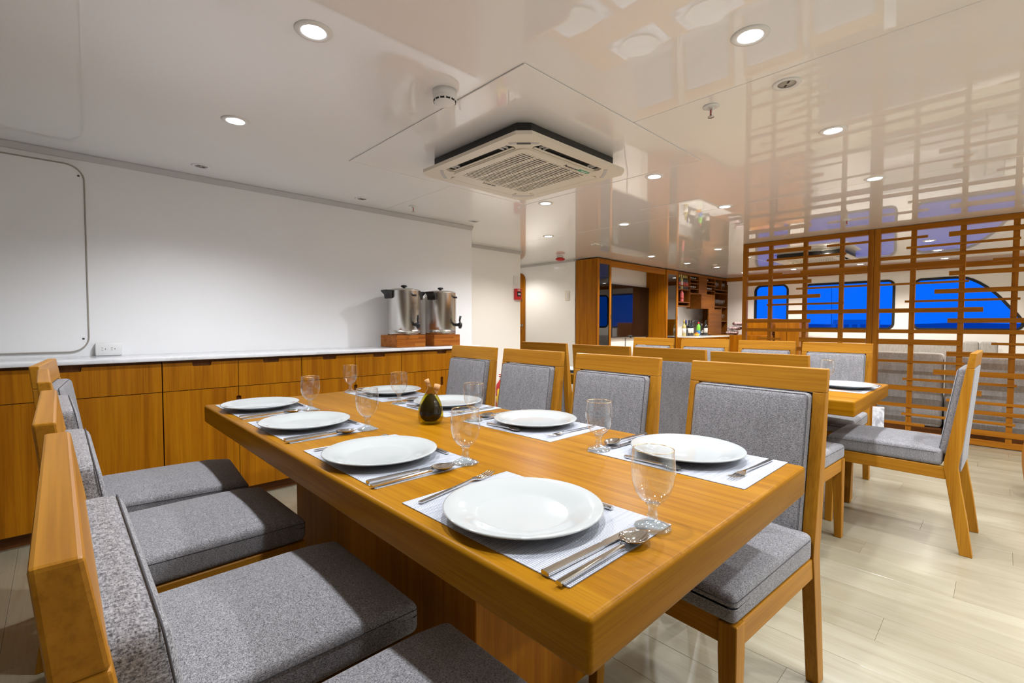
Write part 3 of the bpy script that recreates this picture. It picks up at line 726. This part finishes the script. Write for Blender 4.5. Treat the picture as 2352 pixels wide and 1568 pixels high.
# oil and vinegar bottle
ob = thing('oil_vinegar_bottle', 'pear-shaped glass bottle of olive oil and dark vinegar with corks', 'bottle', (.997, 1.475, .7505), R(-44))
outer = [(0, .0005), (.036, .0005), (.043, .007), (.047, .022), (.0475, .040), (.044, .060), (.0375, .080), (.029, .098), (.0205, .113), (.014, .124), (.0105, .131), (.0098, .136)]
MB().lathe(outer, 40).build('oil_body', M['oil'], ob)
MB().lathe([(0, .008), (.024, .010), (.036, .021), (.041, .038), (.038, .057), (.032, .074), (.023, .090), (.014, .103), (.006, .110), (0, .111)], 32).build('vinegar_bulb', M['vinegar'], ob)
MB().tube([(-.001, 0, .124), (-.003, 0, .134), (-.010, 0, .151)], [.0100, .0085, .0075], 16).build('oil_neck', M['glass'], ob)
MB().tube([(-.009, 0, .148), (-.015, 0, .164)], [.0075, .009], 14).build('cork', M['cork'], ob)
MB().tube([(.008, 0, .100), (.018, 0, .118), (.022, 0, .130)], [.009, .0085, .0085], 14).build('vinegar_neck', M['glass'], ob)
MB().tube([(.0215, 0, .124), (.0265, 0, .145)], [.0095, .012], 14).build('cork', M['cork'], ob)

# ------------------------------------------------------------------ slatted screen
XS = 6.15
def screen(y0, y1, posts, slats, label):
    t = thing('slatted_screen', label, 'screen', (XS, (y0+y1)/2, 0), 0, 'slatted wooden screens'); c = (y0+y1)/2
    wz = wood('screen', 'Z'); wy = wood('screen', 'Y')
    for y in (y0+.0255, y1-.0255): MB().box(-.022, .030, y-c-.025, y-c+.025, 0, CEIL-.002, .002, 1).build('frame_post', wz, t)
    for z0, z1 in ((.005, .055), (CEIL-.055, CEIL-.003)): MB().box(-.022, .030, y0-c+.051, y1-c-.051, z0, z1, .002, 1).build('frame_rail', wy, t)
    for y in posts: MB().box(-.012, .026, y-c-.021, y-c+.021, .055, CEIL-.055).build('post', wz, t)
    for ya, yb, z, th in slats:
        a, b = sorted((max(min(ya, y1-.052), y0+.052), max(min(yb, y1-.052), y0+.052)))
        MB().box(-.026, -.013, a-c, b-c, z-th/2, z+th/2).build('slat', wy, t)
LS = [(2.2, 1.52, 1.984, .044), (1.37, .9, 1.986, .024), (1.98, 1.19, 1.887, .025), (2.3, .9, 1.797, .038), (2.3, 1.81, 1.715, .03), (1.62, .9, 1.708, .060), (2.3, 1.51, 1.613, .043), (1.66, .9, 1.533, .021), (2.3, 1.42, 1.444, .042), (1.97, 1.2, 1.356, .022), (1.75, .9, 1.265, .044), (2.3, 1.51, 1.165, .042), (2.3, .9, 1.058, .040), (2.06, 1.81, .955, .022), (1.62, .9, .952, .050),
      (2.3, 1.5, .845, .046), (2.3, 1.55, .754, .025), (1.75, .9, .665, .048), (1.98, 1.2, .578, .024), (2.3, 1.4, .487, .048), (1.65, .9, .401, .027), (2.3, .9, .312, .036), (1.98, 1.2, .225, .025), (1.5, .9, .128, .049)]
RS = [(1, .53, 1.984, .024), (1, -.7, 1.796, .036), (1, .27, 1.707, .058), (1, .23, 1.531, .020), (1, .13, 1.264, .044), (1, -.7, 1.056, .038), (1, .27, .950, .053), (.38, -.5, 1.982, .045), (.69, -.09, 1.887, .022), (.08, -.5, 1.712, .024), (.37, -.5, 1.611, .042), (.47, -.5, 1.443, .042), (.69, -.10, 1.354, .021), (.37, -.5, 1.162, .042), (.07, -.5, .949, .022),
      (.37, -.5, .845, .046), (1, .24, .754, .025), (.46, -.5, .665, .048), (.69, -.10, .578, .024), (1, .12, .487, .048), (.36, -.5, .401, .027), (1, -.5, .312, .036), (.69, -.10, .225, .025), (.83, .51, .128, .028), (.20, -.5, .128, .049)]
screen(.949, 2.252, (1.940, 1.578, 1.230), LS, 'wooden slatted screen panel in front of the narrow window')
screen(-.40, .947, (.636, .280, -.062), RS, 'wooden slatted screen panel in front of the curved window')

# ------------------------------------------------------------------ seating behind the screen
def bench(name, x0, x1, y0, y1, ztop, label, facing=1, seat=True):
    t = thing(name, label, 'sofa', ((x0+x1)/2, (y0+y1)/2, 0), 0, 'grey lounge seating'); w, l = (x1-x0)/2, (y1-y0)/2
    MB().box(-w, w, -l, l, 0.001, .085, .003, 1).build('base', wood('dark', 'Y'), t)
    bx = (-w, -w+.16) if facing > 0 else (w-.16, w)
    MB().rbox(bx[0], bx[1], -l+.003, l-.003, .087, ztop, .035, 4, 5).build('back_cushion', M['sofa'], t)
    sx = (bx[1]+.002, w) if facing > 0 else (-w, bx[0]-.002)
    MB().rbox(sx[0], sx[1], -l+.003, l-.003, .087, .43, .03, 3, 4).build('seat_cushion', M['sofa'], t)
bench('lounge_bench', 6.33, 6.95, .398, 1.55, .835, 'grey lounge bench behind the screen, left of the dark gap')
bench('lounge_bench', 6.33, 6.95, -.95, .390, .828, 'grey lounge bench behind the screen, right of the dark gap')
bench('window_sofa', 9.75, 10.36, .435, 1.60, .845, 'long grey sofa under the wide window, behind the bench backs', -1)
bench('window_sofa', 9.75, 10.36, .245, .430, .862, 'narrow grey sofa cushion unit under the curved window', -1)
bench('window_sofa', 9.75, 10.36, .04, .241, .862, 'narrow grey sofa cushion unit at the right under the curved window', -1)
ct = thing('printed_carton', 'small white printed carton on the floor by the slatted screen', 'carton', (5.62, .802, 0), R(8))
MB().box(-.055, .055, -.045, .045, .0, .335, .002, 1).build('box', M['carton'], ct)
MB().box(-.0555, .0555, -.0455, .0455, 0.0, .05).build('band', M['green'], ct)
bs = thing('drum_stool', 'curved wooden drum stool at the right edge before the screen', 'stool', (4.55, -.30, 0))
prof = [(.15, 0), (.175, .08), (.190, .20), (.192, .28), (.182, .38), (.165, .44)]
for k in range(20):
    a0, a1 = 2*PI*k/20+.004, 2*PI*(k+1)/20-.004; vs = []; fs = []
    for r, z in prof: vs += [(r*math.cos(a0), r*math.sin(a0), z), (r*math.cos(a1), r*math.sin(a1), z), ((r-.02)*math.cos(a1), (r-.02)*math.sin(a1), z), ((r-.02)*math.cos(a0), (r-.02)*math.sin(a0), z)]
    for i in range(len(prof)-1):
        for j in range(4): fs.append((i*4+j, i*4+(j+1) % 4, i*4+4+(j+1) % 4, i*4+4+j))
    fs += [(3, 2, 1, 0), tuple(range(len(vs)-4, len(vs)))]
    MB().add(vs, fs).build('stave', wood('screen', 'Z'), bs)
MB().lathe([(0, .425), (.144, .425), (.144, .438), (.138, .442), (0, .444)], 32).build('top', wood('chair', 'X'), bs)

# ------------------------------------------------------------------ fire equipment and switches by the passage
ps = thing('fire_call_point', 'red fire alarm pull station on the white passage corner', 'fire alarm', (4.53, 4.62, 1.453))
MB().box(-.055, .055, -.045, -.001, 0, .15, .005, 2).build('housing', M['red'], ps)
MB().prism([[(-.03, .045), (.03, .045), (.034, .11), (-.034, .11)]], 'Y', -.050, -.045).build('pull_handle', M['black'], ps)
MB().box(-.022, .022, -.053, -.050, .065, .09).build('label_plate', M['silver'], ps)
o = place('lettering', text_mesh('FIRE', .028, M['white'], 'lettering'), ps, (0, -.0458, .13)); o.rotation_euler = (PI/2, 0, 0)
MB().tube([(.055, -.03, .02), (.063, -.035, .0), (.06, -.035, -.025)], .006, 8).build('key_lanyard', M['ink'], ps)
sw = thing('blank_wall_plate', 'white wall plate above the red pull station', 'wall plate', (4.51, 4.62, 1.645))
MB().box(-.045, .045, -.010, -.001, 0, .135, .003, 1).build('plate', M['plastic'], sw); MB().box(-.02, .02, -.013, -.010, .04, .095).build('insert', M['white'], sw)
s2 = thing('light_switch', 'cream light switch on the wall left of the tall cabinet', 'light switch', (5.742, 4.72, 1.49))
MB().box(-.010, -.001, -.045, .045, 0, .15, .003, 1).build('plate', M['acplastic'], s2); MB().box(-.014, -.010, -.016, .016, .03, .12, .001, 1).build('rocker', M['plastic'], s2)
ex = thing('fire_extinguisher', 'red fire extinguisher standing behind the far chairs', 'fire extinguisher', (4.10, 4.47, 0))
MB().lathe([(0, .002), (.062, .002), (.065, .012), (.065, .30), (.055, .35), (.028, .385), (.024, .40), (0, .40)], 32).build('cylinder', M['red'], ex)
MB().lathe([(.0655, .12), (.0662, .12), (.0662, .20), (.0655, .20)], 32).build('label_band', M['yellow'], ex)
MB().lathe([(0, .40), (.02, .40), (.022, .43), (.012, .44), (0, .44)], 16).build('valve', M['silver'], ex)
MB().box(-.012, .012, -.09, .03, .44, .455, .003, 1).box(-.012, .012, -.08, .03, .465, .478, .003, 1).build('lever', M['red'], ex)
MB().tube([(.02, 0, .42), (.06, -.03, .42), (.085, -.05, .36), (.075, -.06, .15)], .011, 10).build('hose', M['black'], ex)
yb = thing('yellow_tube', 'yellow tube standing beside the fire extinguisher', 'tube', (3.97, 4.36, 0))
MB().lathe([(0, .002), (.025, .002), (.025, .29), (.018, .30), (0, .30)], 20).build('tube_body', M['yellow'], yb); MB().lathe([(0, .30), (.02, .30), (.02, .31), (0, .31)], 16).build('cap', M['yellow'], yb)

# ------------------------------------------------------------------ television wall
YC = 4.155; YB = 4.555
def glass_cabinet(x0, x1, label):
    t = thing('tall_glass_cabinet', label, 'cabinet', ((x0+x1)/2, YC, 0), 0, 'tall glass-fronted cabinets'); h = (x1-x0)/2; d = YB-YC; zt = 2.098
    wz = wood('cabinet', 'Z'); wx = wood('cabinet', 'X')
    for s in (-1, 1):
        a, b = sorted((s*h, s*(h-.02))); MB().box(a, b, .022, d, 0, zt).build('side_panel', wz, t)
    MB().box(-h+.02, h-.02, d-.012, d, 0, zt).build('back_panel', wood('dark', 'Z'), t)
    MB().box(-h+.02, h-.02, .022, d-.012, zt-.02, zt).build('top_panel', wx, t); MB().box(-h+.02, h-.02, .022, d-.012, .0, .07).build('bottom_panel', wx, t)
    for z in (.44, .86, 1.22, 1.62): MB().box(-h+.02, h-.02, .03, d-.012, z, z+.02).build('shelf', wx, t)
    w = .052
    dr = MB().box(-h+.002, -h+w, 0, .02, .072, zt-.002, .001, 1).box(h-w, h-.002, 0, .02, .072, zt-.002, .001, 1).box(-h+w, h-w, 0, .02, .072, .135).box(-h+w, h-w, 0, .02, zt-.075, zt-.002).build('door', wz, t)
    MB().box(-h+w, h-w, .008, .012, .135, zt-.075).build('pane', M['smoked'], dr)
    MB().box(h-.014, h-.001, -.001, .006, 1.20, 1.27).build('finger_notch', M['dark'], dr)
glass_cabinet(5.742, 6.10, 'tall wooden cabinet with smoked glass door left of the television')
glass_cabinet(7.80, 8.225, 'tall wooden cabinet with smoked glass door between television and bar')
tag(MB().box(6.102, 7.798, YC+.02, YC+.06, 2.005, 2.098).box(6.102, 7.798, YC+.06, YB, 2.078, 2.098).build('header_board', wood('cabinet', 'X')), 'wooden header board spanning over the television alcove', 'header board')
tv = thing('television', 'large black wall television between the tall cabinets', 'television', (7.21, 4.5, .90))
MB().box(-.585, .585, 0, .05, 0, .89, .004, 1).build('casing', M['black'], tv)
MB().box(-.577, .577, -.003, 0, .014, .882).build('display', M['screen'], tv)
MB().box(-.02, .02, -.004, .01, -.012, 0).build('sensor', M['black'], tv)
tag(MB().tube([(7.12, 4.545, .89), (7.11, 4.548, .7), (7.13, 4.548, .45), (7.05, 4.545, .25), (7.0, 4.54, .05)], .006, 6).build('television_cable', M['black']), 'thin dark cable hanging below the television', 'cable')

# ------------------------------------------------------------------ bar: shelves, counter, bottles
br = thing('bar_shelving', 'wooden bar shelving with wine racks and glass shelves on the back wall', 'shelf', (8.23, YC, 0))
wx, wz, dk = wood('bar', 'X'), wood('bar', 'Z'), wood('dark', 'Z')
DB = YB-YC
def bd(n, x0, x1, z0, z1, y0=0, y1=None, m=wx): return MB().box(x0-8.23, x1-8.23, y0, DB if y1 is None else y1, z0, z1).build(n, m, br)
bd('top_board', 8.23, 10.49, 2.055, 2.098)
for x, z0 in ((8.23, 1.458), (8.70, 1.458), (9.08, 1.716), (9.435, 1.716), (9.82, 1.48), (10.15, 1.84), (10.475, .9)): bd('upright', x, x+.016, z0, 2.0548, .002, None, wz)
bd('back_board', 8.246, 10.475, 1.716, 2.0548, DB-.012, DB-.001, dk); bd('back_board', 8.246, 8.70, 1.458, 1.7158, DB-.012, DB-.001, dk); bd('back_board', 9.836, 10.475, 1.48, 1.7158, DB-.012, DB-.001, dk)
for z in (1.835, 1.765, 1.53, 1.458): bd('shelf', 8.2465, 8.6995, z, z+.016)
for x0, x1 in ((8.7165, 9.0795), (9.4515, 9.8195)):
    for z in (1.716, 1.80, 1.905, 1.97): bd('shelf', x0, x1, z-.0, z+.014)
bd('cupboard_door', 9.0965, 9.4345, 1.718, 2.0545, .004, .02, wx); bd('shelf', 9.097, 9.434, 1.716, 1.7175, .03)
bd('cupboard', 9.20, 9.8195, 1.44, 1.7155, 0, .30, wx)
for x0, x1 in ((9.8365, 10.1495), (10.1665, 10.4745)): bd('shelf', x0, x1, 1.84, 1.856); bd('shelf', x0, x1, 1.775, 1.785)
bd('shelf', 9.8365, 10.4745, 1.48, 1.50)
bd('panel', 9.545, 10.165, .92, 1.439, .0, .02, wx); bd('upright', 10.166, 10.182, .92, 1.479, 0, None, wz)
for z in (.93, 1.18): bd('shelf', 10.183, 10.4745, z, z+.016)
bd('back_board', 10.183, 10.4745, .95, 1.479, DB-.012, DB-.001, dk)
bc_ = thing('bar_counter', 'wooden bar counter with white worktop below the bottles', 'counter', (9.0, 3.95, 0))
MB().box(-.77, .66, -.13, .60, .07, .878).build('body', wood('cabinet', 'Z'), bc_); MB().box(-.77, .66, -.10, .58, 0, .07).build('kickboard', wood('dark', 'X'), bc_)
MB().box(-.77, .68, -.16, .604, .879, .905, .003, 1).build('worktop', M['marble'], bc_)
for k in range(3): MB().box(-.768+k*.476, -.768+k*.476+.472, -.148, -.131, .075, .876).build('door', wood('cabinet', 'Z'), bc_)
tag(MB().box(9.685, 10.30, 3.00, 4.15, 0, .915, .004, 1).build('counter_return', wood('cabinet', 'Z')), 'wooden end block of the bar with snack packets on top', 'counter')
wc = thing('wooden_side_cabinet', 'wooden side cabinet beneath the narrow window, behind the screen', 'cabinet', (9.98, 2.98, 0))
MB().box(-.28, .30, -.42, -.02, 0, 1.16, .003, 1).build('low_carcass', wood('screen', 'Z'), wc)
for k in range(2): MB().box(-.30, -.281, -.415+k*.2, -.223+k*.2, .08, 1.02).build('door', wood('cabinet', 'Z'), wc)
tag(MB().box(9.72, 10.30, 3.17-.15, 3.52, .917, 1.235, .003, 1).build('upstand_box', wood('cabinet', 'Z')), 'raised wooden box on the bar end below the narrow window', 'cabinet')
# bottles
def bottle_kind(name, glass, cap, labelm, h=.30, r=.037):
    t = thing(name, '', 'bottle')
    MB().lathe([(0, .001), (r-.003, .001), (r, .006), (r, h*.58), (r*.8, h*.66), (r*.38, h*.76), (r*.36, h*.95), (r*.42, h*.955), (r*.42, h*.975), (r*.36, h*.98), (0, h*.98)], 20).build('glass', glass, t)
    MB().lathe([(r*.40, h*.80), (r*.42, h*.80), (r*.44, h*.985), (r*.40, h), (0, h)], 14).build('capsule', cap, t)
    MB().lathe([(r+.0006, h*.18), (r+.0012, h*.18), (r+.0012, h*.48), (r+.0006, h*.48)], 20).build('label', labelm, t)
    return Kind(t)
dg = plain('dark_bottle_glass', (.010, .012, .012), .08, coat=.5); cg = plain('amber_spirit', (.45, .40, .16), .1, coat=.4); bl = plain('blue_foil', (.03, .05, .30), .35); wl = plain('paper_label', (.72, .70, .66), .6); rl = plain('red_label', (.55, .10, .10), .5); rose = plain('rose_wine', (.65, .16, .18), .1, coat=.4); yl = plain('gold_foil', (.55, .42, .12), .35)
K1 = bottle_kind('wine_bottle', dg, M['black'], wl); K2 = bottle_kind('wine_bottle', dg, bl, M['black']); K3 = bottle_kind('white_wine_bottle', cg, yl, wl); K4 = bottle_kind('rose_bottle', rose, M['black'], rl, .27, .035); K5 = bottle_kind('liquor_bottle', dg, yl, rl, .27, .034)
ZB = .9055
for K, x, l in ((K3, 8.33, 'pale white wine bottle at the left end of the bar counter'), (K2, 8.50, 'dark bottle with blue foil on the bar counter'), (K1, 8.63, 'dark wine bottle with cream label left of the tap arch'), (K1, 8.735, 'second dark wine bottle with label beside the tap foot'), (K1, 9.355, 'dark wine bottle right of the tap on the bar counter')):
    K.put((x, 4.13 if K is not K3 else 4.08, ZB), R(random.uniform(0, 360)), l, 'bottles on the bar counter')
for k, (x, K) in enumerate(((8.36, K5), (8.435, K3), (8.51, K5), (8.585, K5), (8.655, K5))):
    K.put((x, 4.205, 1.7815), 0, 'upright bottle in the top left bar niche, %s from left' % ORD[k], 'bottles in the top bar niche')
K4.put((8.47, 4.205, 1.5465), 0, 'single pink bottle in the lower left bar niche', 'bottles in the bar niches')
# lying bottles in the racks: necks towards the room
lt = thing('lying_wine_bottle', '', 'bottle')
MB().lathe([(0, .30), (.034, .30), (.036, .29), (.036, .12), (.028, .09), (.014, .06), (.014, .0), (0, 0)], 16, (0, 0, 0), 'Y').build('glass', dg, lt)
MB().lathe([(0, -.002), (.0152, -.002), (.0155, .03), (.0145, .032)], 12, (0, 0, 0), 'Y').build('capsule', wl, lt)
LY = Kind(lt)
for nm, x0, z, n in (('upper row of the left rack', 8.76, 1.985, 4), ('lower row of the left rack', 8.76, 1.815, 4), ('upper row of the right rack', 9.49, 1.985, 2), ('lower row of the right rack', 9.49, 1.815, 4)):
    for k in range(n): LY.put((x0+k*.088, 4.20, z+.037), 0, 'wine bottle lying neck-out in the %s, %s from left' % (nm, ORD[k]), 'wine bottles in the racks')
gk = thing('bar_glass', '', 'glass')
MB().lathe([(0, .001), (.028, .001), (.028, .004), (.005, .010), (.004, .055), (.02, .07), (.031, .10), (.028, .145)], 18).build('goblet_glass', M['glass'], gk)
GK = Kind(gk)
for nm, xs, z in (('upper bar shelf', [9.90+.075*k for k in range(3)]+[10.22+.08*k for k in range(3)], 1.857), ('lower bar shelf', [9.88+.085*k for k in range(7)], 1.5005), ('small shelf beside the bar panel', [10.23+.08*k for k in range(3)], 1.1965)):
    for k, x in enumerate(xs): GK.put((x, 4.21, z), 0, 'clear stemmed glass on the %s, %s from left' % (nm, ORD[k]), 'glasses on the bar shelves')
ft = thing('bar_tap', 'black arched tap over the bar counter', 'tap', (8.80, 4.22, ZB))
MB().lathe([(0, 0), (.028, 0), (.028, .012), (.018, .016), (.018, .05), (0, .05)], 20).build('base', M['black'], ft)
MB().tube([(0, 0, .04), (0, 0, .07)]+[(.24-.24*math.cos(a*PI/14), -.05*a/14, .08+.21*math.sin(a*PI/14)) for a in range(0, 14)]+[(.48, -.05, .09)], .019, 12).build('spout', M['black'], ft)
MB().tube([(.48, -.05, .10), (.48, -.05, .05)], .02, 14).build('spray_head', M['chrome'], ft)
dt = thing('dish_soap', 'green and blue dish soap bottle with red cap by the tap', 'bottle', (9.10, 4.16, ZB))
MB().lathe([(0, .001), (.034, .001), (.036, .006), (.036, .10), (.034, .102), (0, .102)], 20).build('blue_base', plain('blue_soap', (.03, .20, .55), .3), dt)
MB().lathe([(.034, .102), (.036, .106), (.034, .19), (.016, .215), (.016, .23), (0, .23)], 20).build('green_body', plain('green_soap', (.20, .65, .05), .3), dt)
MB().lathe([(0, .23), (.018, .23), (.018, .25), (.008, .256), (.007, .27), (0, .27)], 14).build('cap', M['red'], dt)
fb = thing('fruit_dish', 'small orange and yellow dish between bottles on the bar counter', 'dish', (8.90, 4.10, ZB))
MB().lathe([(0, .001), (.035, .001), (.06, .035), (.057, .036), (.033, .006), (0, .006)], 24).build('dish', M['yellow'], fb)
MB().lathe([(0, .008), (.02, .012), (.033, .03), (.028, .052), (.012, .064), (0, .066)], 18).build('fruit', plain('orange_fruit', (.75, .16, .03), .5), fb)
def packet(loc, rz, s, label):
    def puff(x, y, z): return Vector((x, y, z*(1-.55*abs(x)/.16)+.012*math.sin(x*45+y*30)*.25+.012*math.cos(y*52)*.2))
    return tag(MB().rbox(-.15*s, .15*s, -.10*s, .10*s, -.04, .04, .03, 3, 6, puff).build('snack_packet', M['foil'], None, loc, rz), label, 'packet', 'snack packets on the bar end')
packet((9.86, 3.80, .962), .3, 1.1, 'shiny snack packet at the bottom of the pile on the bar end')
packet((9.87, 3.75, 1.050), -.2, 1.0, 'shiny snack packet in the middle of the pile on the bar end')
packet((9.92, 3.72, 1.140), .5, .9, 'shiny snack packet on top of the pile on the bar end')

# ------------------------------------------------------------------ outside: sea, far boat, shore
struct(MB().box(11.5, 400, -250, 250, -2.6, -2.5).build('ground_sea', M['sea']))
bt = thing('far_boat', 'pale moored boat seen through the wide window', 'boat', (110, 20, -2.5))
MB().prism([[(-5, .2), (5, .2), (6.2, 2.2), (-5.4, 2.0)]], 'X', -1.6, 1.6).build('hull', M['hull'], bt)
MB().box(-1.2, 1.2, -4.0, 3.0, 2.0, 4.6).build('cabin', M['hull'], bt)
for k in range(5): MB().box(-1.23, -1.2, -3.5+k*1.3, -2.7+k*1.3, 2.8, 3.7).build('cabin_window', M['shore'], bt)
MB().tube([(0, 3.4, 2), (0, 3.6, 11)], .08, 6).build('mast', M['hull'], bt)
tag(MB().prism([[(-80, -2.5), (80, -2.5), (60, 1.4), (30, 1.2), (20, 1.6), (10, 2.2), (-2, 1.5), (-30, 2.2), (-60, 1.4)]], 'X', 240, 245).build('far_shore', M['shore']), 'dark distant shoreline outside the windows', 'shoreline')
